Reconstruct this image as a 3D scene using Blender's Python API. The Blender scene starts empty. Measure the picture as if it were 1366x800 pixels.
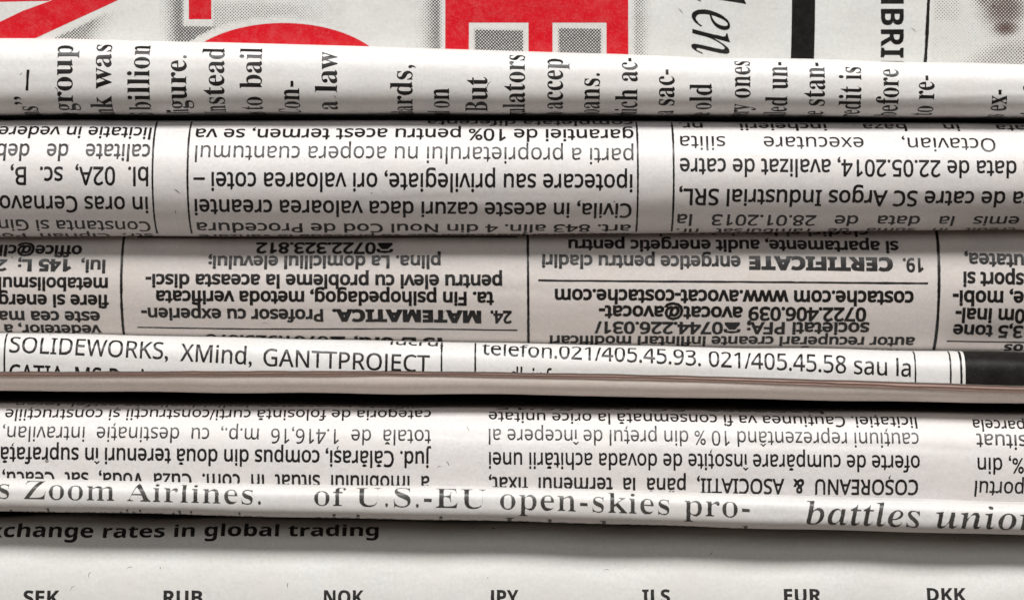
import bpy, bmesh, math, random
import numpy as np
from mathutils import Vector

random.seed(4)
C = bpy.context.scene.collection
scene = bpy.context.scene

# ------------------------------------------------------------------ camera, light, exposure
S = 0.12 / 1366.0            # one unit of the layout below, in metres (the front plane is 12 cm wide)
D = 0.35 / S                 # distance from the lens to the front plane, in layout units
CX, CZ = 683.0, 400.0

cam = bpy.data.cameras.new('camera')
cam.lens = 36.0 * 0.35 / 0.12
cam.sensor_width = 36.0
cam.clip_start = 0.01
cam.clip_end = 20.0
cam.dof.use_dof = True
cam.dof.focus_distance = 0.35 + 12 * S
cam.dof.aperture_fstop = 16.0
cam_o = bpy.data.objects.new('camera', cam)
cam_o.location = (0, -0.35, 0)
cam_o.rotation_euler = (math.radians(90), 0, 0)
C.objects.link(cam_o)
scene.camera = cam_o

world = bpy.data.worlds.new('World')
scene.world = world
world.use_nodes = True
world.node_tree.nodes['Background'].inputs[0].default_value = (0.92, 0.96, 1.0, 1)
world.node_tree.nodes['Background'].inputs[1].default_value = 0.04


def area(name, loc, target, size, size_y, power, color):
    l = bpy.data.lights.new(name, 'AREA')
    l.shape = 'RECTANGLE'
    l.size, l.size_y = size, size_y
    l.energy = power
    l.color = color
    o = bpy.data.objects.new(name, l)
    o.location = loc
    d = Vector(target) - Vector(loc)
    o.rotation_euler = d.to_track_quat('-Z', 'Y').to_euler()
    C.objects.link(o)
    return o


area('softbox', (0.05, -0.42, 0.60), (0, 0, 0), 0.60, 0.20, 7.9, (1.0, 0.985, 0.96))

area('front_fill', (-0.12, -0.70, 0.30), (0, 0, 0), 0.6, 0.30, 1.2, (1.0, 0.99, 0.97))
area('low_fill', (0.1, -0.50, -0.42), (0, 0, 0), 0.7, 0.3, 2.3, (1.0, 0.965, 0.93))

scene.view_settings.view_transform = 'Standard'
scene.view_settings.look = 'None'
scene.view_settings.exposure = 0.0
scene.view_settings.gamma = 1.0


# ------------------------------------------------------------------ materials
def nodes_of(m):
    m.use_nodes = True
    nt = m.node_tree
    return nt, nt.nodes['Principled BSDF']


def N(nt, kind, **kw):
    n = nt.nodes.new(kind)
    for k, v in kw.items():
        setattr(n, k, v)
    return n


def math_node(nt, op, a, b=None, c=None):
    n = nt.nodes.new('ShaderNodeMath')
    n.operation = op
    for i, v in enumerate((a, b, c)):
        if v is None:
            continue
        if isinstance(v, (int, float)):
            n.inputs[i].default_value = v
        else:
            nt.links.new(v, n.inputs[i])
    return n.outputs[0]


def noise(nt, scale, detail=2.0, rough=0.5, vec=None):
    n = nt.nodes.new('ShaderNodeTexNoise')
    n.inputs['Scale'].default_value = scale
    n.inputs['Detail'].default_value = detail
    n.inputs['Roughness'].default_value = rough
    if vec is not None:
        nt.links.new(vec, n.inputs['Vector'])
    return n.outputs['Fac']


def ramp(nt, fac, p0, p1, c0=(0, 0, 0, 1), c1=(1, 1, 1, 1)):
    r = nt.nodes.new('ShaderNodeValToRGB')
    r.color_ramp.elements[0].position = p0
    r.color_ramp.elements[0].color = c0
    r.color_ramp.elements[1].position = p1
    r.color_ramp.elements[1].color = c1
    nt.links.new(fac, r.inputs[0])
    return r.outputs[0]


def mix(nt, fac, a, b, mode='MIX'):
    n = nt.nodes.new('ShaderNodeMix')
    n.data_type = 'RGBA'
    n.blend_type = mode
    for sock, v in ((n.inputs[0], fac), (n.inputs[6], a), (n.inputs[7], b)):
        if isinstance(v, (int, float)):
            sock.default_value = v
        elif isinstance(v, tuple):
            sock.default_value = v
        else:
            nt.links.new(v, sock)
    return n.outputs[2]


def paper_color(nt, tint):
    """newsprint: mottled pulp, dark flecks, short fibres"""
    tc = N(nt, 'ShaderNodeTexCoord').outputs['Object']
    fine = noise(nt, 2600, 4, 0.65, tc)
    broad = noise(nt, 160, 4, 0.6, tc)
    a = tuple(c * 0.90 for c in tint) + (1,)
    b = tuple(min(1, c * 1.05) for c in tint) + (1,)
    col = mix(nt, ramp(nt, fine, 0.3, 0.7), a, b)
    w = tuple(c * x for c, x in zip(tint, (1.0, 0.965, 0.93))) + (1,)
    col = mix(nt, math_node(nt, 'MULTIPLY', ramp(nt, broad, 0.42, 0.68), 0.55), col, w)
    streak = N(nt, 'ShaderNodeMapping')
    streak.inputs['Scale'].default_value = (260, 260, 700)
    nt.links.new(tc, streak.inputs['Vector'])
    ghost = noise(nt, 1.0, 4, 0.65, streak.outputs[0])     # print of the other side, barely showing through
    col = mix(nt, math_node(nt, 'MULTIPLY', ramp(nt, ghost, 0.48, 0.70), 0.16), col, tuple(c * 0.72 for c in tint) + (1,))
    # specks
    vo = N(nt, 'ShaderNodeTexVoronoi')
    vo.inputs['Scale'].default_value = 420
    nt.links.new(tc, vo.inputs['Vector'])
    sp = N(nt, 'ShaderNodeSeparateColor')
    nt.links.new(vo.outputs['Color'], sp.inputs[0])
    rnd = math_node(nt, 'LESS_THAN', sp.outputs[0], 0.13)
    near = math_node(nt, 'LESS_THAN', vo.outputs['Distance'], math_node(nt, 'MULTIPLY', sp.outputs[1], 0.11))
    f = math_node(nt, 'MULTIPLY', rnd, near)
    f = math_node(nt, 'MULTIPLY', f, sp.outputs[2])
    col = mix(nt, f, col, (0.12, 0.10, 0.085, 1))
    # fibres: stretched noise
    mp = N(nt, 'ShaderNodeMapping')
    mp.inputs['Scale'].default_value = (380, 380, 2600)
    mp.inputs['Rotation'].default_value = (0.0, 0.5, 0.2)
    nt.links.new(tc, mp.inputs['Vector'])
    fb = noise(nt, 1.0, 3, 0.6, mp.outputs[0])
    col = mix(nt, math_node(nt, 'MULTIPLY', ramp(nt, fb, 0.60, 0.78), 0.22), col, (0.42, 0.38, 0.34, 1))
    return col, tc, fine, broad


def paper_bump(nt, bsdf, tc, strength=1.0):
    n1 = noise(nt, 1500, 4, 0.6, tc)
    n2 = noise(nt, 210, 3, 0.5, tc)
    h = math_node(nt, 'ADD', math_node(nt, 'MULTIPLY', n1, 0.30), math_node(nt, 'MULTIPLY', n2, 2.6))
    b = N(nt, 'ShaderNodeBump')
    b.inputs['Strength'].default_value = 0.55 * strength
    b.inputs['Distance'].default_value = 0.00010
    nt.links.new(h, b.inputs['Height'])
    nt.links.new(b.outputs[0], bsdf.inputs['Normal'])


def paper_material(name, tint):
    m = bpy.data.materials.new(name)
    nt, p = nodes_of(m)
    col, tc, fine, broad = paper_color(nt, tint)
    nt.links.new(col, p.inputs['Base Color'])
    p.inputs['Roughness'].default_value = 0.48
    p.inputs['Specular IOR Level'].default_value = 0.42
    p.inputs['Sheen Weight'].default_value = 0.05
    paper_bump(nt, p, tc)
    return m


def ink_material(name, color, tint, cover=0.62, rough=0.36, spec=0.55, worn=0.35, patch=0.0):
    """printing ink: fine pin-holes let the pulp through"""
    m = bpy.data.materials.new(name)
    nt, p = nodes_of(m)
    col, tc, fine, broad = paper_color(nt, tint)
    h = noise(nt, 4200, 3, 0.7, tc)
    hole = math_node(nt, 'MULTIPLY', ramp(nt, h, cover - 0.02, cover + 0.16), worn)
    mid = noise(nt, 620, 5, 0.7, tc)
    thin = math_node(nt, 'ADD', 0.006, math_node(nt, 'MULTIPLY', ramp(nt, mid, 0.45, 0.75), patch))
    fac = math_node(nt, 'ADD', hole, thin)
    out = mix(nt, fac, tuple(color) + (1,), col)
    nt.links.new(out, p.inputs['Base Color'])
    p.inputs['Roughness'].default_value = rough
    p.inputs['Specular IOR Level'].default_value = spec
    paper_bump(nt, p, tc, 1.3)
    return m


def halftone_material(name, color, tint, pitch=2.2):
    """screen of dots at 45 degrees; the attribute 'dot_size' says how large they are"""
    m = bpy.data.materials.new(name)
    nt, p = nodes_of(m)
    col, tc, fine, broad = paper_color(nt, tint)
    uv = N(nt, 'ShaderNodeUVMap')
    uv.uv_map = 'print'
    sx = N(nt, 'ShaderNodeSeparateXYZ')
    nt.links.new(uv.outputs[0], sx.inputs[0])
    k = 2 * math.pi / (pitch * math.sqrt(2)) * 100.0
    u = math_node(nt, 'MULTIPLY', sx.outputs[0], k)
    v = math_node(nt, 'MULTIPLY', sx.outputs[1], k)
    a = math_node(nt, 'COSINE', math_node(nt, 'MULTIPLY', math_node(nt, 'ADD', u, v), 0.7071))
    b = math_node(nt, 'COSINE', math_node(nt, 'MULTIPLY', math_node(nt, 'SUBTRACT', u, v), 0.7071))
    t = math_node(nt, 'ADD', math_node(nt, 'MULTIPLY', math_node(nt, 'ADD', a, b), 0.25), 0.5)
    at = N(nt, 'ShaderNodeAttribute')
    at.attribute_name = 'dot_size'
    jit = math_node(nt, 'MULTIPLY', math_node(nt, 'SUBTRACT', noise(nt, 3000, 2, 0.6, tc), 0.5), 0.22)
    th = math_node(nt, 'SUBTRACT', 1.0, at.outputs['Fac'])
    th = math_node(nt, 'ADD', th, jit)
    d = math_node(nt, 'SUBTRACT', t, th)
    f = ramp(nt, math_node(nt, 'ADD', math_node(nt, 'MULTIPLY', d, 4.0), 0.5), 0.2, 0.8)
    f = math_node(nt, 'MULTIPLY', f, 0.96)
    out = mix(nt, f, col, tuple(color) + (1,))
    nt.links.new(out, p.inputs['Base Color'])
    p.inputs['Roughness'].default_value = 0.45
    p.inputs['Specular IOR Level'].default_value = 0.42
    paper_bump(nt, p, tc)
    return m


# ------------------------------------------------------------------ a folded sheet as a surface over (X, s)
def smooth_line(pts, blur=70):
    xs = np.array([p[0] for p in pts], float)
    ys = np.array([p[1] for p in pts], float)
    X = np.arange(-900, 2300, 10.0)
    # go on with the end slopes outside the frame, gently
    sl0 = (ys[1] - ys[0]) / (xs[1] - xs[0]) if len(xs) > 1 else 0
    sl1 = (ys[-1] - ys[-2]) / (xs[-1] - xs[-2]) if len(xs) > 1 else 0
    Y = np.interp(X, xs, ys)
    Y = np.where(X < xs[0], ys[0] + (X - xs[0]) * sl0 * 0.5, Y)
    Y = np.where(X > xs[-1], ys[-1] + (X - xs[-1]) * sl1 * 0.5, Y)
    n = int(4 * blur / 10)
    k = np.exp(-0.5 * (np.arange(-n, n + 1) * 10.0 / blur) ** 2)
    k /= k.sum()
    Y2 = np.convolve(np.pad(Y, n, mode='edge'), k, mode='valid')
    return lambda q: np.interp(q, X, Y2)


class Fold:
    def __init__(self, top, bottom, y0, a, n=2.0, neck_top=14, neck_bot=14, depth=900, wave=1.0, seed=0, blur=70,
                 dy=None):
        self.y0, self.a = y0, a
        self.dy = smooth_line(dy, 120) if dy else (lambda q: np.zeros_like(np.asarray(q, float)))
        k = (D + y0 + a) / D
        f_t, f_b = smooth_line(top, blur), smooth_line(bottom, blur)
        self.zt = lambda q: CZ + (f_t(q) - CZ) * k
        self.zb = lambda q: CZ + (f_b(q) - CZ) * k
        bref = float(self.zb(CX) - self.zt(CX)) / 2
        self.bref = bref
        # profile: top tail from the back to the front, the fold, then the bottom tail (z up positive here)
        ph = np.linspace(math.pi / 2, -math.pi / 2, 161)
        c, s_ = np.abs(np.cos(ph)), np.sin(ph)
        yf = a * (1 - c ** (2 / n))
        zf = np.sign(s_) * np.abs(s_) ** (2 / n)
        L = np.linspace(depth, 0, 60)[:-1] ** 1.0

        def neck(L, amt):
            e = np.clip(L / 260.0, 0, 1)
            return amt * (3 * e ** 2 - 2 * e ** 3)
        y = np.concatenate([a + L, yf, a + L[::-1]])
        z = np.concatenate([bref - neck(L, neck_top), zf * bref, -(bref - neck(L[::-1], neck_bot))])
        ds = np.hypot(np.diff(y), np.diff(z))
        s = np.concatenate([[0], np.cumsum(ds)])
        mid = len(L) + 80
        s = -(s - s[mid])                     # 0 at the front, positive upward
        self.s, self.yp, self.zp = s[::-1], y[::-1], (z / bref)[::-1]
        self.s_top_fold = s[len(L)]
        self.s_bot_fold = s[len(L) + 160]
        r = np.random.RandomState(seed + 11)
        self.w = [(r.uniform(-1, 1), r.uniform(2 * math.pi / 900, 2 * math.pi / 190), r.uniform(-0.035, 0.035),
                   r.uniform(0, 6.28)) for _ in range(9)]
        self.wave = wave
        self.creases = [(r.uniform(50, 1300), r.uniform(-0.5, 0.6) * bref, r.uniform(-0.03, 0.03), r.uniform(120, 380),
                         r.choice([-1, 1]) * r.uniform(0.35, 0.8) * min(1, bref / 60), r.uniform(4.5, 8)) for _ in range(4)]

    def raw(self, X, s):
        X = np.asarray(X, float)
        s = np.asarray(s, float)
        zt, zb = self.zt(X), self.zb(X)
        zc, b = (zt + zb) / 2, (zb - zt) / 2
        y = self.y0 + self.dy(X) + np.interp(s, self.s, self.yp)
        z = zc - b * np.interp(s, self.s, self.zp)
        return X, y, z                         # z downward, like the photograph

    def disp(self, X, s):
        d = 0
        for a_, kx, ks, p in self.w:
            d = d + a_ * np.sin(kx * X + ks * s + p)
        d = d * 0.42 * self.wave
        for (x0, s0, slope, half, amp, wid) in self.creases:      # long soft creases that die out at their ends
            X_ = np.asarray(X, float)
            e = np.asarray(s, float) - (s0 + slope * (X_ - x0) + 2.0 * np.sin((X_ - x0) / 70.0))
            d = d + amp * np.exp(-(e / wid) ** 2) * np.exp(-((X_ - x0) / half) ** 4)
        return d

    def at(self, X, s, off=0.0):
        X = np.asarray(X, float)
        s = np.asarray(s, float)
        e = 0.6
        x, y, z = self.raw(X, s)
        _, y1, z1 = self.raw(X, s + e)
        _, y2, z2 = self.raw(X, s - e)
        ty, tz = y1 - y2, z1 - z2              # going up the sheet
        l = np.hypot(ty, tz) + 1e-9
        ty, tz = ty / l, tz / l
        ny, nz = tz, -ty                       # faces the lens: ny < 0 on the front
        d = self.disp(X, s) + off
        return x, y + ny * d, z + nz * d, ny, nz

    def project(self, X, s, off=0.0):
        x, y, z, _, _ = self.at(X, s, off)
        k = D / (D + y)
        return CX + (x - CX) * k, CZ + (z - CZ) * k

    def solve(self, px, py, off=0.0):
        X = float(px)
        grid = np.linspace(self.s_bot_fold, self.s_top_fold, 500)
        for _ in range(5):
            _, pz = self.project(np.full_like(grid, X), grid, off)
            i0, i1 = int(np.argmax(pz)), int(np.argmin(pz))
            seg = slice(min(i0, i1), max(i0, i1) + 1)
            s = float(np.interp(-py, -pz[seg], grid[seg]))
            _, y, _, _, _ = self.at(X, s, off)
            X = CX + (px - CX) * (D + float(y)) / D
        return X, s


def W(x, y, z):
    return np.stack([(np.asarray(x) - CX) * S, np.asarray(y) * S, (CZ - np.asarray(z)) * S], -1)


class Paper:
    """one newspaper: an Empty at its base that parents its sheets and its print"""
    def __init__(self, fold, label, tint):
        self.f = fold
        self.tint = tint
        self.root = bpy.data.objects.new('newspaper', None)
        zb = float(fold.zb(CX))
        self.base = np.array([0.0, (fold.y0 + fold.a) * S, (CZ - zb) * S])
        self.root.location = self.base
        self.root.empty_display_size = 0.01
        C.objects.link(self.root)
        self.root['label'] = label
        self.root['category'] = 'newspaper'
        self.root['group'] = 'folded newspapers piled on one another'
        self.paper = paper_material('newsprint', tint)
        self.inks = {}
        self.ink_off = 0.16

    def ink(self, kind='black'):
        if kind not in self.inks:
            if kind == 'black':
                m = ink_material('black_ink', (0.007, 0.006, 0.0055), self.tint, 0.68, 0.31, 0.22, 0.16, 0.02)
            elif kind == 'red':
                m = ink_material('red_ink', (0.58, 0.001, 0.010), self.tint, 0.52, 0.42, 0.20, 0.06, 0.06)
            elif kind == 'solid':
                m = ink_material('solid_black_ink', (0.006, 0.005, 0.004), self.tint, 0.62, 0.45, 0.10, 0.05, 0.015)
            elif kind == 'dots':
                m = halftone_material('grey_halftone', (0.02, 0.018, 0.018), self.tint)
            elif kind == 'brown_dots':
                m = halftone_material('brown_halftone', (0.06, 0.022, 0.014), self.tint, 2.35)
            elif kind == 'bare':
                m = self.paper
            self.inks[kind] = m
        return self.inks[kind]

    def link(self, name, me, mat):
        me.materials.append(mat)
        o = bpy.data.objects.new(name, me)
        C.objects.link(o)
        o.parent = self.root
        return o

    def mesh(self, name, X, s, faces, off, mat, smooth=True, custom=True):
        x, y, z, ny, nz = self.f.at(X, s, off)
        co = W(x, y, z) - self.base
        me = bpy.data.meshes.new(name)
        me.from_pydata(co.tolist(), [], faces)
        me.update()
        if smooth:
            me.polygons.foreach_set('use_smooth', [True] * len(me.polygons))
        if custom:
            # slope of the sheet across X as well
            _, ya, za, _, _ = self.f.at(np.asarray(X) + 2, s, off)
            _, yb, zb, _, _ = self.f.at(np.asarray(X) - 2, s, off)
            tx = np.stack([np.full_like(ya, 4.0), ya - yb, -(za - zb)], -1)
            ts = np.stack([np.zeros_like(ny), -nz, -ny], -1)     # up the sheet
            # tangent up in world: (0, ty, -tz) with ny = tz, nz = -ty
            nrm = np.cross(tx, ts)
            nrm /= np.linalg.norm(nrm, axis=1)[:, None] + 1e-12
            flip = np.sign((nrm * np.stack([np.zeros_like(ny), ny, -nz], -1)).sum(1))
            nrm *= np.where(flip == 0, 1, flip)[:, None]
            me.normals_split_custom_set_from_vertices(nrm.tolist())
        return self.link(name, me, mat)

    # ---- sheets
    def sheet(self, name, s_hi, s_lo, off, th, rows, x0=-420, x1=1790, dx=15, mat=None, label=None):
        """a solid sheet of paper lying on the fold between the curves s_hi(X) and s_lo(X)"""
        xs = np.arange(x0, x1 + 1, dx)
        hi = s_hi(xs) if callable(s_hi) else np.full_like(xs, s_hi, float)
        lo = s_lo(xs) if callable(s_lo) else np.full_like(xs, s_lo, float)
        tt = rows
        X = np.repeat(xs[None, :], len(tt), 0)
        sv = hi[None, :] * (1 - tt[:, None]) + lo[None, :] * tt[:, None]
        nr, nc = X.shape
        co = []
        for o_ in (off, off - th):
            x, y, z, _, _ = self.f.at(X.ravel(), sv.ravel(), o_)
            co.append(W(x, y, z) - self.base)
        co = np.concatenate(co)
        n = nr * nc
        r, c = np.meshgrid(np.arange(nr - 1), np.arange(nc - 1), indexing='ij')
        i = (r * nc + c).ravel()
        f1 = np.stack([i, i + nc, i + nc + 1, i + 1], 1)
        f2 = np.stack([i + n, i + 1 + n, i + nc + 1 + n, i + nc + n], 1)
        faces = f1.tolist() + f2.tolist()
        nf_s = len(faces)
        for c_ in range(nc - 1):
            a = (nr - 1) * nc + c_
            faces.append([a, a + n, a + n + 1, a + 1])
            faces.append([c_ + 1, c_ + 1 + n, c_ + n, c_])
        for r_ in range(nr - 1):
            a = r_ * nc
            faces.append([a, a + n, a + nc + n, a + nc])
            a += nc - 1
            faces.append([a + nc, a + nc + n, a + n, a])
        me = bpy.data.meshes.new(name)
        me.from_pydata(co.tolist(), [], faces)
        me.update()
        sm = [True] * nf_s + [False] * (len(faces) - nf_s)
        me.polygons.foreach_set('use_smooth', sm)
        o = self.link(name, me, mat or self.paper)
        if label:
            o['label'] = label
        return o

    def body(self, inner=3, label=None, depth=880):
        f = self.f
        hi, lo = f.s_top_fold + depth, f.s_bot_fold - depth
        # dense rows on the fold, sparse ones on the tails
        s = np.concatenate([np.linspace(hi, f.s_top_fold, 22)[:-1],
                            np.linspace(f.s_top_fold, f.s_bot_fold, 84),
                            np.linspace(f.s_bot_fold, lo, 22)[1:]])
        rows = (hi - s) / (hi - lo)
        self.sheet('outer_page', hi, lo, 0.0, 0.9, rows, label=label)
        s2 = np.concatenate([np.linspace(hi - 12, f.s_top_fold, 10)[:-1],
                             np.linspace(f.s_top_fold, f.s_bot_fold, 30),
                             np.linspace(f.s_bot_fold, lo + 12, 10)[1:]])
        for k in range(inner):
            rows = (s2[0] - s2) / (s2[0] - s2[-1])
            self.sheet('inner_page', s2[0], s2[-1], -2.2 - 2.3 * k, 0.9, rows, dx=65, x0=-416 + 3 * k, x1=1780 - 5 * k)

    # ---- print
    def text(self, vis, p0, p1=None, em=30, pre='', post='', bold=0.0, dS=0.0, ang=None, wscale=1.0, anchor='start',
             ink='black', shear=0.0, name='text_line', clip=None, off=None, smallcap=None):
        f = self.f
        off = self.ink_off if off is None else off
        v, faces = glyphs(pre + vis + post, bold)
        if len(v) == 0:
            return
        a0, a1 = 0.0, 0.0
        w_pv = bbox(pre + vis, bold)
        w_v = bbox(vis, bold)
        if pre:
            a0 = w_pv[1] - (w_v[1] - w_v[0])
        else:
            a0 = w_v[0]
        a1 = w_pv[1]
        off_s = off
        q0 = np.array(f.solve(p0[0], p0[1], off_s))
        if p1 is not None:
            q1 = np.array(f.solve(p1[0], p1[1], off_s))
            d = q1 - q0
            L = np.hypot(*d)
            d /= L
            kx = L / (a1 - a0)
        else:
            d = np.array([math.cos(ang), math.sin(ang)])
            kx = em * wscale
            if anchor == 'end':
                q0 = q0 - d * kx * (a1 - a0)
        up = np.array([-d[1], d[0]])
        q0 = q0 + np.array([0, dS])
        vv = v.copy()
        vv[:, 0] += shear * vv[:, 1]
        P = q0[None, :] + (vv[:, 0:1] - a0) * kx * d[None, :] + vv[:, 1:2] * em * up[None, :]
        self.flat(name, P, faces, ink, off, clip)

    def flat(self, name, P, faces, ink='black', off=None, clip=None, step=3.2, xstep=None):
        """map a flat figure given in (X, s) on to the sheet, cut finely enough to follow it"""
        off = self.ink_off if off is None else off
        bm = bmesh.new()
        vs = [bm.verts.new((float(p[0]), float(p[1]), 0)) for p in P]
        for fc in faces:
            try:
                bm.faces.new([vs[i] for i in fc])
            except ValueError:
                pass
        lo, hi = P[:, 1].min(), P[:, 1].max()
        lim_lo, lim_hi = self.f.s_bot_fold - 30, self.f.s_top_fold + 30
        for sv, sgn in ((lim_lo, False), (lim_hi, True)):
            if lo < sv < hi:
                g = bm.verts[:] + bm.edges[:] + bm.faces[:]
                bmesh.ops.bisect_plane(bm, geom=g, plane_co=(0, sv, 0), plane_no=(0, 1, 0), clear_outer=sgn,
                                       clear_inner=not sgn)
        lo, hi = max(lo, lim_lo), min(hi, lim_hi)
        k = math.floor(lo / step) + 1
        while k * step < hi:
            g = bm.verts[:] + bm.edges[:] + bm.faces[:]
            bmesh.ops.bisect_plane(bm, geom=g, plane_co=(0, k * step, 0), plane_no=(0, 1, 0))
            k += 1
        if xstep:
            x = P[:, 0].min() + xstep
            while x < P[:, 0].max():
                g = bm.verts[:] + bm.edges[:] + bm.faces[:]
                bmesh.ops.bisect_plane(bm, geom=g, plane_co=(x, 0, 0), plane_no=(1, 0, 0))
                x += xstep
        if clip is not None:       # keep what lies above the edge of the sheet
            xa, xb = P[:, 0].min(), P[:, 0].max()
            for _x in np.linspace(xa, xb, 7)[:-1]:
                pass
            sa, sb = float(clip(xa)), float(clip(xb))
            nrm = Vector((-(sb - sa), xb - xa, 0)).normalized()
            g = bm.verts[:] + bm.edges[:] + bm.faces[:]
            bmesh.ops.bisect_plane(bm, geom=g, plane_co=(xa, sa + 0.6, 0), plane_no=nrm, clear_inner=True)
        bm.normal_update()
        bm.verts.ensure_lookup_table()
        bm.verts.index_update()
        if not bm.faces:
            bm.free()
            return
        co = np.array([v.co[:2] for v in bm.verts])
        if ink == 'black':     # ink spreads a little unevenly into the pulp
            co += np.random.RandomState(len(co)).normal(0, 0.13, co.shape)
        fs = []
        for fc in bm.faces:
            idx = [v.index for v in fc.verts]
            if fc.normal.z < 0:
                idx.reverse()
            fs.append(idx)
        bm.free()
        return self.mesh(name, co[:, 0], co[:, 1], fs, off, self.ink(ink) if isinstance(ink, str) else ink)

    def poly(self, name, pts, ink='black', off=None, xstep=24, dS=0):
        """a printed figure whose corners are given as they stand in the photograph"""
        q = np.array([self.f.solve(px, py) for px, py in pts])
        q[:, 1] += dS
        return self.flat(name, q, [list(range(len(pts)))], ink, off, xstep=xstep)

    def rule(self, p0, p1, w, name='rule_line', up=0, down=0, dS=0, clip=None, off=None):
        f = self.f
        o_ = self.ink_off if off is None else off
        a = np.array(f.solve(*p0, o_)) + np.array([0, up + dS])
        b = np.array(f.solve(*p1, o_)) - np.array([0, down - dS])
        d = (b - a) / np.hypot(*(b - a))
        n = np.array([-d[1], d[0]]) * w / 2
        k = max(2, int(np.hypot(*(b - a)) / 14))
        P, F = [], []
        r = np.random.RandomState(int(p0[0]) + 7)
        for i in range(k + 1):
            c = a + (b - a) * i / k
            j = 1 + r.uniform(-0.13, 0.13)
            P += [c + n * j, c - n * j]
            if i:
                F.append([2 * i - 2, 2 * i - 1, 2 * i + 1, 2 * i])
        self.flat(name, np.array(P), F, 'black', o_, clip=clip)

    def dots(self, name, box, density, kind='dots', off=None, cell=4.0, hole=None):
        """a patch printed as a screen of dots; density(px, py) in layout units"""
        x0, y0, x1, y1 = box
        nx, ny = int((x1 - x0) / cell) + 1, int((y1 - y0) / cell) + 1
        P, den = [], []
        for py in np.linspace(y0, y1, ny):
            for px in np.linspace(x0, x1, nx):
                P.append((px, py))
                den.append(density(px, py))
        yy = np.linspace(y0, y1, ny)
        Sg = [self.f.solve((x0 + x1) / 2, q)[1] for q in yy]
        X = np.array([p[0] for p in P])
        X = CX + (X - CX) * (D + self.f.y0 + 8) / D
        s = np.array([Sg[i // nx] for i in range(len(P))])
        faces = []
        for r in range(ny - 1):
            for c in range(nx - 1):
                i = r * nx + c
                if max(den[i], den[i + 1], den[i + nx], den[i + nx + 1]) > 0.01:
                    faces.append([i + nx, i + nx + 1, i + 1, i])
        o = self.mesh(name, X, s, faces, self.ink_off if off is None else off, self.ink(kind))
        me = o.data
        at = me.attributes.new('dot_size', 'FLOAT', 'POINT')
        at.data.foreach_set('value', den)
        uv = me.uv_layers.new(name='print')
        li = np.zeros(len(me.loops), int)
        me.loops.foreach_get('vertex_index', li)
        uvs = np.stack([X[li], s[li]], 1) / 100.0
        uv.data.foreach_set('uv', uvs.ravel())
        return o


_gc = {}


ACC = {'ă': ('a', 'breve'), 'Ă': ('A', 'breve'), 'â': ('a', 'hat'), 'î': ('ı', 'hat'), 'ş': ('s', 'below'), 'Ş': ('S', 'below'),
       'ţ': ('t', 'below'), 'Ţ': ('T', 'below')}


def sans(t):
    r = ''
    for ch in t:
        if 'A' <= ch <= 'Z':
            r += chr(0x1D5A0 + ord(ch) - 65)
        elif 'a' <= ch <= 'z':
            r += chr(0x1D5BA + ord(ch) - 97)
        elif '0' <= ch <= '9':
            r += chr(0x1D7E2 + ord(ch) - 48)
        else:
            r += ch
    return r


_rc = {}


def raw_glyphs(body, bold):
    """bold > 0 thickens every stroke; bold < 0 slims the upright stems only, so that hairlines survive"""
    if body not in _rc:
        c = bpy.data.curves.new('glyphs', 'FONT')
        c.body = body
        c.size = 1.0
        c.resolution_u = 3
        o = bpy.data.objects.new('glyphs', c)
        C.objects.link(o)
        bpy.context.view_layer.update()
        me = bpy.data.meshes.new_from_object(o.evaluated_get(bpy.context.evaluated_depsgraph_get()))
        co = np.zeros(len(me.vertices) * 3)
        me.vertices.foreach_get('co', co)
        co = co.reshape(-1, 3)[:, :2].copy()
        faces = [list(p.vertices) for p in me.polygons]
        bpy.data.objects.remove(o)
        bpy.data.curves.remove(c)
        bpy.data.meshes.remove(me)
        # weld, then find the outward direction at every outline vertex
        keys, remap, keep = {}, [], []
        for k, p in enumerate(co):
            q = (round(p[0], 5), round(p[1], 5))
            if q not in keys:
                keys[q] = len(keep)
                keep.append(k)
            remap.append(keys[q])
        co = co[keep] if keep else co
        f2 = []
        for f in faces:
            g = [remap[q] for q in f]
            if len(set(g)) < 3:
                continue
            ar = sum(co[g[t]][0] * co[g[(t + 1) % len(g)]][1] - co[g[(t + 1) % len(g)]][0] * co[g[t]][1] for t in range(len(g)))
            if abs(ar) < 1e-9:
                continue
            f2.append(g if ar > 0 else g[::-1])
        cnt = {}
        for g in f2:
            for t in range(len(g)):
                e = (g[t], g[(t + 1) % len(g)])
                cnt[e] = cnt.get(e, 0) + 1
        nr = [[] for _ in co]
        for (a, b_) in cnt:
            if (b_, a) not in cnt:
                d = co[b_] - co[a]
                l = np.hypot(*d)
                if l > 1e-7:
                    n_ = np.array([d[1], -d[0]]) / l
                    nr[a].append(n_)
                    nr[b_].append(n_)
        out = np.zeros_like(co)
        for k, ns in enumerate(nr):
            if ns:
                m = np.sum(ns, 0)
                l = np.hypot(*m)
                if l > 1e-6:
                    m = m / l
                    out[k] = m / max(0.6, float(np.dot(m, ns[0])))
        _rc[body] = (co, f2, out)
    co, faces, out = _rc[body]
    if len(co) == 0:
        return co, faces
    if bold >= 0:
        return co + out * bold, faces
    return co + out * np.array([bold, 0.0]), faces


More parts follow.
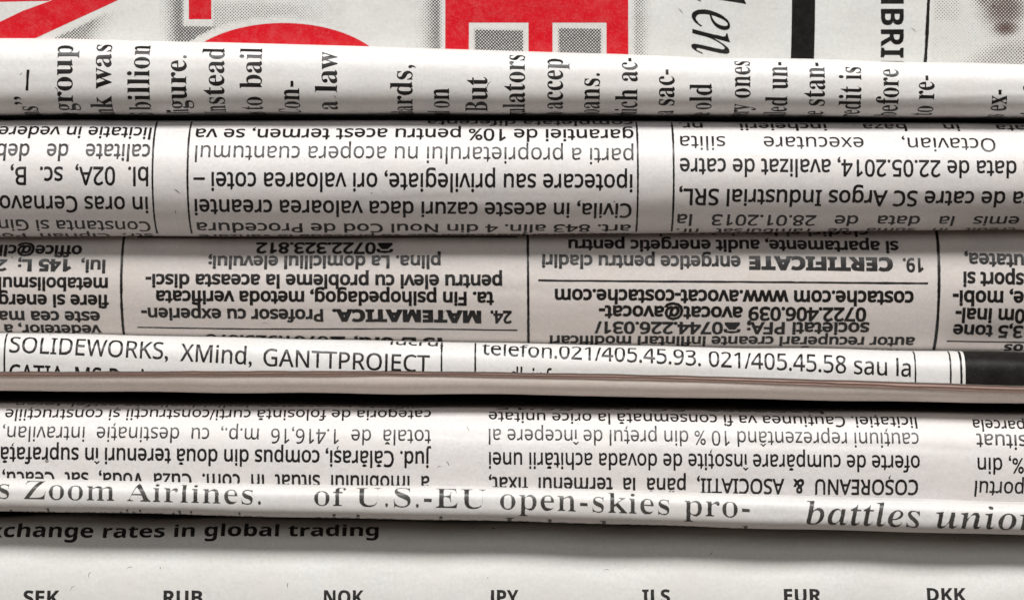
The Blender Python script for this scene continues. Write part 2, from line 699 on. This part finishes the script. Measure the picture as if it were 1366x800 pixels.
def accent(kind, cx, bold, cap=False):
    t = 0.05 + bold
    dy = 0.18 if cap else 0.0
    if kind == 'breve':
        a = np.linspace(math.pi * 1.05, math.pi * 1.95, 9)
        o_ = [(cx + 0.14 * math.cos(q), 0.73 + dy + 0.13 * math.sin(q)) for q in a]
        i_ = [(cx + (0.14 - t * 1.6) * math.cos(q), 0.73 + dy + (0.13 - t * 2) * math.sin(q)) for q in a]
        return o_ + i_, [[k, k + 1, k + 10, k + 9] for k in range(8)]
    if kind == 'hat':
        return ([(cx - 0.18, 0.61), (cx, 0.76), (cx + 0.18, 0.61), (cx - 0.07, 0.61), (cx, 0.665), (cx + 0.07, 0.61)],
                [[0, 3, 4, 1], [1, 4, 5, 2]])
    return ([(cx - 0.02, -0.06), (cx + 0.07, -0.06), (cx + 0.06, -0.14), (cx - 0.03, -0.22), (cx - 0.07, -0.21), (cx - 0.01, -0.13)],
            [[0, 5, 2, 1], [5, 4, 3, 2]])


PHONE = ([(-.40, -.02), (.40, -.02), (.40, .14), (.24, .34), (.17, .44), (-.17, .44), (-.24, .34), (-.40, .14),
          (-.46, .50), (-.40, .62), (0, .70), (.40, .62), (.46, .50), (.44, .40), (.26, .40), (.24, .52), (-.24, .52),
          (-.26, .40), (-.44, .40)],
         [[0, 1, 2, 3, 4, 5, 6, 7], [8, 18, 17, 16, 9], [9, 16, 15, 11, 10], [11, 15, 14, 13, 12]])


def glyphs(body, bold=0.0):
    """flat outline mesh of a line of print; accents and the little telephone are drawn here"""
    key = (body, bold)
    if key in _gc:
        return _gc[key]
    plain, marks = '', []
    for ch in body:
        if ch in ACC:
            marks.append((len(plain), ACC[ch][1], ch.isupper()))
            plain += ACC[ch][0]
        elif ch == '☎':
            marks.append((len(plain), 'phone', False))
            plain += 'M'
        else:
            plain += ch
    t = sans(plain)
    ph = {m[0] for m in marks if m[1] == 'phone'}
    if ph:      # measure with the letter, then leave its place empty
        spots = {}
        for i in ph:
            v, _ = raw_glyphs(t[:i + 1], bold)
            w, _ = raw_glyphs(t[i], bold)
            spots[i] = (v[:, 0].max() - (w[:, 0].max() - w[:, 0].min()) / 2)
        parts = []
        full, ff = [], []
        v, f = raw_glyphs(t, bold)
        keep = np.ones(len(v), bool)
        for i, cx in spots.items():
            keep &= ~(np.abs(v[:, 0] - cx) < 0.405)
        idx = np.cumsum(keep) - 1
        f = [[int(idx[q]) for q in fc] for fc in f if all(keep[q] for q in fc)]
        v = v[keep]
    else:
        v, f = raw_glyphs(t, bold)
    v, f = v.tolist(), list(f)
    for i, kind, cap in marks:
        if kind == 'phone':
            P, F = PHONE
            cx = spots[i]
            P = [(cx + p[0] * 0.95, p[1]) for p in P]
        else:
            a, _ = raw_glyphs(t[:i + 1], bold)
            w, _ = raw_glyphs(t[i], bold)
            P, F = accent(kind, a[:, 0].max() - (w[:, 0].max() - w[:, 0].min()) / 2, bold, cap)
        n = len(v)
        v += [list(p) for p in P]
        f += [[q + n for q in fc] for fc in F]
    _gc[key] = (np.array(v) if v else np.zeros((0, 2)), f)
    return _gc[key]


def bbox(body, bold=0.0):
    v, _ = glyphs(body, bold)
    return (v[:, 0].min(), v[:, 0].max()) if len(v) else (0, 0)


def serif(t):
    """upright serif letters from the font's mathematical alphabet"""
    r = ''
    for ch in t:
        if 'A' <= ch <= 'Z':
            r += chr(0x1D400 + ord(ch) - 65)
        elif 'a' <= ch <= 'z':
            r += chr(0x1D41A + ord(ch) - 97)
        elif '0' <= ch <= '9':
            r += chr(0x1D7CE + ord(ch) - 48)
        else:
            r += ch
    return r


def serif_italic(t, heavy=True):
    r = ''
    for ch in t:
        if 'A' <= ch <= 'Z':
            r += chr((0x1D468 if heavy else 0x1D434) + ord(ch) - 65)
        elif 'a' <= ch <= 'z':
            r += 'ℎ' if (ch == 'h' and not heavy) else chr((0x1D482 if heavy else 0x1D44E) + ord(ch) - 97)
        else:
            r += ch
    return r


def heavy(t):
    r = ''
    for ch in t:
        if 'A' <= ch <= 'Z':
            r += chr(0x1D5D4 + ord(ch) - 65)
        elif 'a' <= ch <= 'z':
            r += chr(0x1D5EE + ord(ch) - 97)
        elif '0' <= ch <= '9':
            r += chr(0x1D7EC + ord(ch) - 48)
        else:
            r += ch
    return r


UP, DOWN, BACK = math.pi / 2, -math.pi / 2, math.pi

WHITE = (0.70, 0.685, 0.675)
COOL = (0.66, 0.665, 0.645)
MAUVE = (0.69, 0.665, 0.66)
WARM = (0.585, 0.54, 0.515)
GREY = (0.62, 0.62, 0.60)
CREAM = (0.80, 0.72, 0.66)
PINK = (0.62, 0.44, 0.38)
OLD = (0.66, 0.62, 0.585)

# ------------------------------------------------------------------ the table under the pile
tb = bmesh.new()
bmesh.ops.create_cube(tb, size=1.0, matrix=__import__('mathutils').Matrix.Translation((0, 0.06, (400 - 1022) * S - 0.0105)) @
                      __import__('mathutils').Matrix.Diagonal((0.9, 0.55, 0.02, 1)))
tme = bpy.data.meshes.new('tabletop')
tb.to_mesh(tme)
tb.free()
tm = bpy.data.materials.new('dark_wood')
nt_, p_ = nodes_of(tm)
tc_ = N(nt_, 'ShaderNodeTexCoord').outputs['Object']
mp_ = N(nt_, 'ShaderNodeMapping')
mp_.inputs['Scale'].default_value = (6, 90, 90)
nt_.links.new(tc_, mp_.inputs['Vector'])
nt_.links.new(ramp(nt_, noise(nt_, 1.0, 5, 0.6, mp_.outputs[0]), 0.3, 0.7, (0.05, 0.03, 0.02, 1), (0.11, 0.07, 0.045, 1)),
              p_.inputs['Base Color'])
p_.inputs['Roughness'].default_value = 0.5
tme.materials.append(tm)
to = bpy.data.objects.new('tabletop', tme)
to['kind'] = 'structure'
C.objects.link(to)

# ------------------------------------------------------------------ newspaper 0: red headline, topmost
f0 = Fold([(0, -240), (1366, -236)], [(0, 98), (1366, 128)], 62, 60, 3.2, 20, 0, wave=1.6, seed=1)
n0 = Paper(f0, 'topmost newspaper with huge red headline letters and grey dotted shadows', COOL)
n0.body(3)
n0.poly('headline_letter', [(-120, 60), (-60, 40), (0, 29.5), (30, 15), (66, 2), (110, -24), (215, -26), (152, 3), (100, 27),
                            (50, 50), (20, 64), (-30, 90)], 'red')
n0.poly('headline_letter', [(-120, -30), (72, -30), (66, 1.5), (-120, 6)], 'red', off=0.10)
n0.poly('headline_letter', [(252, -60), (282, -60), (282, 26), (252, 26)], 'red')
arc = [(378 + 146 * math.cos(a), 112 - 81 * math.sin(a)) for a in np.linspace(math.pi * 0.96, math.pi * 0.04, 44)]
arc = [(x, min(y, 104)) for x, y in arc]
n0.poly('headline_letter', arc, 'red')


def big_e(n):
    """one letter: a bar across the top and three legs down"""
    xs = [594, 625.5, 705, 737, 809, 838]
    P = [(x, -24) for x in xs] + [(x, 30.5) for x in xs] + [(x, 99) for x in xs]
    q = np.array([n.f.solve(*p) for p in P])
    F = [[6 + i, 7 + i, 1 + i, i] for i in range(5)] + [[12 + i, 13 + i, 7 + i, 6 + i] for i in (0, 2, 4)]
    n.flat('headline_letter', q, F, 'red', xstep=24)


big_e(n0)


def soft(v, a, b):
    t = min(1, max(0, (v - a) / (b - a)))
    return t * t * (3 - 2 * t)


def box_d(px, py, x0, y0, x1, y1, e=4):
    return soft(px, x0, x0 + e) * (1 - soft(px, x1 - e, x1)) * soft(py, y0, y0 + e) * (1 - soft(py, y1 - e, y1))


# dotted shadows of the letters
def d_m(px, py):
    edge = 3 + (152 - px) * 0.47 + 11          # lower right of the diagonal, past a white gap
    if py < edge:
        return 0.0
    return 0.52 * (1 - soft((px - 75) + (py - edge) * 0.9, 45, 95))


n0.dots('halftone_shadow', (70, -4, 172, 80), d_m)


def d_o(px, py):
    v = 0.60 * soft(px, 212, 240) * (1 - soft(px, 243, 247))
    if py > 34:
        v = max(v, 0.62 * soft(px, 214, 240) * (1 - soft(px, 280, 312)) * soft(py, 34, 38))
    if px > 284:
        v = max(v, 0.27 * soft(py, -4, 12) * (1 - soft(px, 360, 455)) + 0.05 * (1 - soft(px, 430, 470)))
    r = math.hypot((px - 378) / 156, (py - 112) / 90)
    return v if r > 1.0 else 0.0


n0.dots('halftone_shadow', (208, -8, 470, 84), d_o, cell=3)
n0.dots('halftone_shadow', (548, -8, 591, 92), lambda px, py: 0.58 * soft(px, 552, 584) * (1 - soft(px, 586, 590)), cell=3)
for (a, b, t) in ((633, 698, 40), (745, 802, 38)):
    n0.dots('halftone_shadow', (a - 3, t - 3, b + 3, 96),
            lambda px, py: 0.62 * box_d(px, py, a - 1.5, t - 1.5, b + 1.5, 140, 3), cell=1.5)
n0.dots('halftone_shadow', (842, -8, 872, 92), lambda px, py: 0.40 * soft(px, 843, 848) * (1 - soft(px, 852, 870)), cell=3)

n0.text(serif_italic('en', False), (924, 12), em=108, ang=DOWN, wscale=0.60, bold=0.002, shear=0.08, name='headline_word', pre='', post='')
n0.text(serif_italic('d', False), (924, -24), em=100, ang=DOWN, wscale=0.54, bold=0.0, name='headline_word')
n0.poly('black_bar', [(1057, -40), (1088, -40), (1084.5, 104), (1053.5, 104)], 'solid')
n0.text(heavy('MBRIE'), (1175, -26), (1174.5, 98), em=43, bold=0.004, name='headline_word')
n0.rule((1240, -30), (1232, 106), 4.2)


def d_face(px, py):
    v = 0.20 * box_d(px, py, 1243, -20, 1283, 33, 6)
    v = max(v, 0.74 * math.exp(-(((px - 1338) / 34) ** 2 + ((py - 12) / 30) ** 2) ** 1.5))
    v = max(v, 0.92 * math.exp(-(((px - 1340) / 20) ** 2 + ((py - 38) / 13) ** 2)))
    v = max(v, 0.62 * math.exp(-(((px - 1312) / 14) ** 2 + ((py - 0) / 22) ** 2)))
    v = max(v, 0.42 * soft(px + 1.2 * (py - 60), 1290, 1350) * soft(py, 30, 70))
    v = max(v, 0.12 * soft(px, 1290, 1330))
    return max(v, 0.05)


n0.dots('halftone_picture', (1243, -30, 1560, 110), d_face, 'brown_dots', cell=3)

# ------------------------------------------------------------------ newspaper 1: sideways serif columns
f1 = Fold([(0, 51), (300, 57), (683, 69), (1000, 78), (1366, 87)], [(0, 152), (683, 151), (1366, 157)], 0, 48, 2.6, 40, -3,
          wave=0.8, seed=2)
n1 = Paper(f1, 'newspaper under the red headline, its serif columns printed sideways', WHITE)
n1.body(3)
n1.rule((37.5, 93), (36, 121), 3.6, name='printed_dash')
for vis, x, y, w in (
        ('loans”', 48, 129, .92), ('the group', 98, 61, .96), ('bank was', 150, 60, .96), ('$1.5 billion', 201, 61, .86),
        ('figure.', 249, 74, .92), ('Instead', 300, 65, .92), ('plans to bail', 350, 65, .92), ('Con-', 399, 108, .84),
        ('a law', 450, 70, 1.0), ('standards,', 550, 87, .95), ('depend on', 599, 118, .84), ('But', 650, 103, .98),
        ('regulators', 700, 74, .90), ('to accep', 750.7, 79, .92), ('loans.', 800, 98, .92), ('which ac-', 849.7, 78, .88),
        ('a sac-', 899.5, 93, .92), ('the old', 949.5, 112, .92), ('every ones', 999.7, 82, .90), ('called un-', 1049.5, 83, .90),
        ('the stan-', 1099, 84, .92), ('credit is', 1148, 90, .88), ('before', 1198, 93, .92), ('to re-', 1246, 101, .90),
        ('its ex-', 1343.7, 120, .86), ('in the', 1393, 96, .9)):
    n1.text(serif(vis), (x, y), em=43.5, ang=UP, anchor='end', wscale=w * 0.83, bold=0.0)

# ------------------------------------------------------------------ newspaper 2: upside-down legal notices
f2 = Fold([(0, 161), (683, 161), (1366, 165)], [(0, 316), (683, 313), (1366, 306)], -4, 76, 2.0, -3, 2, wave=0.7, seed=3)
n2 = Paper(f2, 'white newspaper with upside-down legal notices, directly above the beige-grey small ads', MAUVE)
n2.body(3)
E2 = 32.5
B2 = 0.019
col = [('licitatie in vedere', (203, 170.5), (0, 169), 'a'), ('calitate   de   deb', (201, 193), (-4, 192), 'itor'),
       ('bl.  02A,  sc.  B,', (198, 223), (14, 223), '  ap. 4'), ('in oras Cernavo', (197, 263), (-1, 261), 'da, str.'),
       ('Constanta si Gin', (200, 296), (-3, 293), 'er Ana')]
for t, a, b, post in col:
    n2.text(t, a, b, em=E2, post=post, bold=B2)
n2.text('str.  Ciprian  Po', (200, 296), (-3, 293), em=E2, post='rum', bold=B2, dS=-33)
for t, a, b, bd in (('garantiei de 10% pentru acest termen, se va', (845, 173), (262, 172), B2),
                    ('parti a proprietarului nu acopera cuantumul', (845, 198), (261, 194), .006),
                    ('ipotecare sau privilegiate, ori valoarea cotei –', (844, 233), (258, 230), B2),
                    ('Civila, in aceste cazuri daca valoarea creantei', (843, 272), (259, 266), 0.022),
                    ('art. 843 alin. 4 din Noul Cod de Procedura', (842, 300), (262, 297), 0.022)):
    n2.text(t, a, b, em=E2, bold=bd)
n2.text('completata diferenta', (845, 173), (570, 172), em=E2, bold=B2, dS=34)
n2.text('executorul judecatoresc va proceda la vanzare', (842, 300), (262, 297), em=E2, bold=B2, dS=-34)
for t, a, b, pre, bd in (('ata      in      baza      incheierii      nr.', (1366, 167), (905, 164), 'la d', B2),
                         ('Octavian,      executare      silita', (1327, 185), (907, 181.5), '', 0.007),
                         ('data de 22.05.2014, avalizat de catre', (1356, 215), (907, 211.5), 'in ', B2),
                         ('a de catre SC Argos Industrial SRL,', (1366, 256), (906, 252), 'data fost', 0.022),
                         ('emis   la   data   de   28.01.2013   la', (1361, 289), (904, 286), 'a ', 0.022)):
    n2.text(t, a, b, em=E2, pre=pre, bold=bd)
n2.text('credit   in   suma   de   rambursat   nr.', (1361, 289), (904, 286), em=E2, dS=-34, bold=B2)
for x in (206, 252.5, 850, 897.5):
    n2.rule((x, 180), (x, 290), 2.6, up=40, down=40, name='column_rule')

# ------------------------------------------------------------------ newspaper 3: small ads, set back in the shade
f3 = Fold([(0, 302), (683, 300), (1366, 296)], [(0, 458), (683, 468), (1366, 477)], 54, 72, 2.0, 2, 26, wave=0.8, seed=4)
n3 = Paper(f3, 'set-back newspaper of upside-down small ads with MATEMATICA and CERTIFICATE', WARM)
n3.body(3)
E3 = 24.5
B3 = 0.044
for t, a, b, post in (('office@cli', (110, 328), (0, 327), 'nic.ro'), ('metabolismul', (144, 371), (-2, 370), ''),
                      ('fiere si energ', (145, 394), (-2, 393), 'ie'), ('este cea ma', (133, 416), (-2, 415), 'i buna'),
                      ('vedetelor, a', (135, 434), (5, 433), ' ales')):
    n3.text(t, a, b, em=E3, post=post, bold=B3)
n3.text('lui,', (141, 347), (108, 347), em=E3, bold=B3)
n3.text(heavy('145 L;'), (96, 346), (24, 346), em=E3, bold=0.038)
n3.text(heavy('2'), (10, 346), (-6, 346), em=E3, bold=0.02, post=heavy('00'))
n3.text('cu o dieta de', (135, 434), (5, 433), em=E3, bold=B3, dS=-26)
for t, a, b in (('☎0722.323.812', (525, 324), (342, 324)), ('plina. La domiciliul elevului;', (588, 341), (278, 342)),
                ('pentru elevi cu probleme la aceasta disci-', (670, 367), (194, 366)),
                ('ta. Fin psihopedagog, metoda verificata', (659, 390), (208, 388)),
                ('Profesor cu experien-', (431, 413), (188, 411)), ('24.', (683, 415), (654, 415)),
                ('si apartamente, audit energetic pentru', (1198, 322), (758, 320)),
                ('enrgetice pentru cladiri', (988, 342), (723, 340)), ('19.', (1232, 345), (1204, 345)),
                ('costache.com www.avocat-costache.com', (1219, 389), (740, 386)),
                ('0722.406.039 avocat@avocat-', (1156, 411), (799, 408)),
                ('societati PFA; ☎0744.226.031/', (1160, 430.5), (793, 429.5)),
                ('autor recuperari creante infiintari modificari', (1221, 450), (733, 448))):
    n3.text(t, a, b, em=E3, bold=B3)
n3.text(heavy('MATEMATICA.'), (642, 415), (443, 413), em=E3, bold=0.042, name='bold_word')
n3.text(heavy('CERTIFICATE'), (1191, 344), (999, 342), em=E3, bold=0.042, name='bold_word')
n3.text(heavy('15 L/ ora;'), (596, 451), (472, 450), em=E3, bold=0.042, name='bold_word')
n3.text('☎0761.929.678', (462, 449), (274, 446), em=E3, bold=0.038)
n3.text('cladiri si locuinte noi', (1160, 322), (880, 321), em=E3, bold=0.02, dS=27)
n3.text('termen lung executare silita consultanta', (1205, 449), (760, 446), em=E3, bold=0.02, dS=-26)
for t, a, b, pre in (('utatea,', (1366, 340), (1286, 338), 'no'), ('sport si', (1366, 365), (1285, 363), 'tran'),
                     ('e, mobi-', (1366, 389), (1271, 388), 'las'), ('0m inal-', (1368, 413), (1275, 411), ' 1'),
                     ('3,5 tone', (1366, 435), (1272, 433), ' de ')):
    n3.text(t, a, b, em=E3, pre=pre, bold=B3)
n3.text(heavy('os'), (1366, 459), (1340, 459), em=E3, bold=0.02, pre=heavy('autom'))
n3.rule((183, 436.5), (690, 440.5), 2.4, name='ad_rule')
n3.rule((718, 374), (1238, 378), 2.6, name='ad_rule')
n3.rule((1263, 455), (1400, 457), 2.4, name='ad_rule')
n3.rule((183, 316), (690, 316), 2.4, name='ad_rule')
n3.rule((163.5, 335), (164.5, 440), 3.6, up=30, down=20, name='column_rule')
n3.rule((704, 335), (705, 440), 3.6, up=30, down=25, name='column_rule')
n3.rule((1252, 330), (1248, 450), 4.0, up=30, down=25, name='column_rule')

# ------------------------------------------------------------------ newspaper 4: thin, with loose sheets ending on its front
f4 = Fold([(0, 448), (300, 454), (683, 462.5), (1000, 468), (1366, 474)],
          [(0, 521), (683, 526), (1366, 538)], 2, 36, 2.8, 2, -7, wave=0.8, seed=5)
n4 = Paper(f4, 'thin newspaper with upright sans print, black panel at right and reddish page edges', CREAM)
n4.body(3)
n4.tint = WHITE
n4.paper = paper_material('newsprint', WHITE)
edges = ([(0, 502.5), (550, 500.5), (850, 506), (1066, 513), (1366, 524)],
         [(0, 499.5), (550, 498), (850, 503), (1066, 509.5), (1366, 520)],
         [(0, 496.2), (550, 495), (850, 499.5), (1066, 505.5), (1366, 515.5)])
for k, e in enumerate(edges):
    off = 1.35 * (k + 1)
    xs = np.arange(-460, 1840, 20.0)
    line = smooth_line(e, 40)
    rr = np.random.RandomState(k)
    sv = np.array([f4.solve(x, float(line(x)) , off)[1] for x in xs])
    xf = np.arange(-460, 1840, 5.0)
    jit = np.convolve(rr.normal(0, 1, len(xf) + 8), np.ones(9) / 3, 'valid') * 0.22
    sv, xs = np.interp(xf, xs, sv) + jit, xf
    fn = (lambda xs, sv: (lambda q: np.interp(q, xs, sv)))(xs, sv)
    s_hi = f4.s_top_fold + 860
    s = np.concatenate([np.linspace(s_hi, f4.s_top_fold, 20)[:-1], np.linspace(f4.s_top_fold, float(fn(683.0)), 50)])
    n4.sheet('loose_page', s_hi, fn, off, 0.95, (s_hi - s) / (s_hi - s[-1]), dx=8,
             mat=n4.paper if k == 2 else (pink := (globals().get('pink') or paper_material('pinkish_newsprint', PINK))))
edge4 = fn
n4.ink_off = 4.05 + 0.16
A, Bp = (12, 469.5), (573, 494)
n4.text('SOLIDEWORKS,', (12, 469.5), (224, 479), em=28, clip=edge4, bold=0.010)
n4.text('XMind,', (240, 481), (336, 486), em=28, clip=edge4, bold=0.012)
n4.text('GANTTPROJECT', (351, 487.5), (573, 496), em=28, clip=edge4, bold=0.010)
n4.text('CATIA, MS Project', (12, 469.5), (230, 479), em=30, dS=-35, clip=edge4, bold=0.014)
n4.text('lucru,', (520, 492.5), (591, 495.5), em=30, dS=33, bold=0.012)
n4.text('telefon.021/405.45.93. 021/405.45.58 sau la', (643, 472.5), (1215, 502), em=30, bold=0.010)
n4.text('dl. inf.', (680, 475), (738, 478), em=30, dS=-35, clip=edge4, bold=0.014)
for x, y0_, y1_ in ((6, 465, 490), (589, 470, 492), (634, 472, 492), (1221, 480, 510), (1268, 481, 512)):
    n4.rule((x, y0_), (x, y1_), 2.3, up=30, down=20, clip=edge4, name='column_rule')


def strip(n, x0, x1, name, ink, y_ref=495):
    a = np.array(n.f.solve(x0, y_ref, n.ink_off))[0]
    b = np.array(n.f.solve(x1, y_ref, n.ink_off))[0]
    hi = n.f.s_top_fold + 20
    P, F = [], []
    xs = np.linspace(a, b, max(2, int((b - a) / 14) + 1))
    for i, x in enumerate(xs):
        P += [(x, hi), (x, float(edge4(x)) + 0.7)]
        if i:
            F.append([2 * i - 2, 2 * i - 1, 2 * i + 1, 2 * i])
    n.flat(name, np.array(P), F, ink)


strip(n4, 1281, 1284, 'black_panel_border', 'black')
strip(n4, 1288, 1720, 'black_panel', 'solid')

# ------------------------------------------------------------------ newspaper 5: upside-down auction notices
f5 = Fold([(0, 538), (683, 544), (1366, 552)], [(0, 678), (683, 686), (1366, 694)], 4, 56, 2.1, -7, 42, wave=0.7, seed=6)
n5 = Paper(f5, 'newspaper with upside-down auction notices, between the reddish page edges and the grey serif line', MAUVE)
n5.body(3)
E5 = 29.0
for t, a, b, bd in (('categoria de folosinţă curţi/construcţii şi construcţiile', (575, 547), (8, 545.5), 0.012),
                    ('totală  de  1.416,16  m.p.,  cu  destinaţie  intravilan,', (575, 573), (4, 568), 0.006),
                    ('jud. Călăraşi, compus din două terenuri în suprafaţă', (575, 602), (1, 596), 0.022),
                    ('a  imobilului  situat  in  com.  Cuza  Vodă,  sat  Ceacu,', (573, 635), (3, 629), 0.022),
                    ('licitaţiei. Cauţiunea va fi consemnată la orice unitate', (1222, 556), (652, 549), 0.013),
                    ('cauţiuni reprezentând 10 % din preţul de începere al', (1225, 577), (652, 571.5), 0.006),
                    ('oferte de cumpărare însoţite de dovada achitării unei', (1227, 607.5), (652, 603), 0.016),
                    ('COŞOREANU  &  ASOCIATII,  până  la  termenul  fixat,', (1225, 640), (652, 636), 0.022)):
    n5.text(t, a, b, em=E5, bold=bd)
n5.text('edificate pe acestea, individualizate astfel: teren', (575, 547), (18, 545.5), em=E5, bold=0.006, dS=30)
n5.text('bancara  SC  nr.  66/15', (1100, 555), (660, 549), em=E5, bold=0.006, dS=30)
for t, a, b, pre in (('parcela', (1366, 561), (1297, 559), 'cu '), ('situat', (1369, 580), (1302, 578), 'a '),
                     ('%, din', (1366, 611), (1304, 610), ' 25'), ('portul', (1366, 643), (1301, 641), 'in ra')):
    n5.text(t, a, b, em=E5, pre=pre, bold=0.013)

# ------------------------------------------------------------------ newspaper 6: thin rolled edge with serif lines
f6 = Fold([(0, 638), (350, 646.5), (683, 650), (1000, 660), (1366, 671)],
          [(0, 681), (200, 684), (350, 689), (683, 694), (1000, 704), (1366, 713)], -36, 26, 2.7, 0, -6, wave=0.45, seed=7,
          blur=60)
n6 = Paper(f6, 'thin newspaper fold with large upright grey serif print, just above the currency codes', WHITE)
n6.body(2)
n6.inks['black'] = ink_material('glare_grey_ink', (0.030, 0.027, 0.024), WHITE, 0.62, 0.33, 0.30, 0.35, 0.08)  # black ink made greyer: glare along this fold put into its colour
n6.text(serif('Zoom Airlines.'), (32, 665), (348, 672.5), em=43, bold=-0.022, pre=serif('s '))
n6.text(serif('of U.S.-EU open-skies pro-'), (419, 673.5), (1000, 690), em=43, bold=-0.022)
n6.text(serif_italic('battles uni'), (1076, 698.5), (1330, 705.5), em=50, bold=-0.014, post=serif_italic('on rules'), shear=-0.12)
n6.text(serif('tough competition this spring'), (10, 665), (350, 672.5), em=43, bold=-0.022, dS=-42)
n6.text(serif('visions since Ireland approved'), (419, 673.5), (1000, 690), em=43, bold=-0.022, dS=-42)

# ------------------------------------------------------------------ newspaper 7: lowest, thick, exchange rates
f7 = Fold([(0, 688), (683, 696), (1366, 709)], [(0, 1016), (1366, 1016)], -14, 92, 2.3, 4, 0, wave=2.6, seed=8)
n7 = Paper(f7, 'lowest newspaper, mostly blank, with currency codes under an exchange rates heading', GREY)
n7.body(4)
n7.text(heavy('change rates in global trading'), (4, 716), (505, 714), em=34, bold=0.006, pre=heavy('Ex'), name='heading_line')
for t, x0, x1, y in (('SEK', 31, 79, 805.5), ('RUB', 218, 270, 805.5), ('NOK', 432, 485, 805), ('JPY', 651, 692, 804.5), ('ILS', 857, 894, 803.5),
                     ('EUR', 1046, 1096, 802.5), ('DKK', 1237, 1289, 801)):
    n7.text(heavy(t), (x0, y), (x1, y), em=25, bold=0.012, name='currency_code')

# ------------------------------------------------------------------ loose fibres caught in the pulp
fr = random.Random(12)
for n, x0, x1, y0_, y1_, k in ((n7, 20, 1350, 738, 785, 8), (n0, 870, 1230, 5, 62, 2), (n3, 180, 1240, 340, 440, 5),
                               (n1, 20, 1340, 80, 140, 4), (n5, 580, 645, 560, 630, 3), (n2, 210, 250, 190, 290, 2)):
    for _ in range(k):
        c = np.array(n.f.solve(fr.uniform(x0, x1), fr.uniform(y0_, y1_)))
        a, w, L, P, F = fr.uniform(0, 6.28), fr.uniform(0.25, 0.5), fr.uniform(3, 11), [], []
        bend = fr.uniform(-0.35, 0.35)
        for i in range(7):
            t = np.array([-math.sin(a), math.cos(a)]) * w * (1 - abs(i - 3) / 4.5)
            P += [c + t, c - t]
            c = c + np.array([math.cos(a), math.sin(a)]) * L / 6
            a += bend
            if i:
                F.append([2 * i - 2, 2 * i - 1, 2 * i + 1, 2 * i])
        n.flat('paper_fibre', np.array(P), F, 'solid', n.ink_off * 0.9)
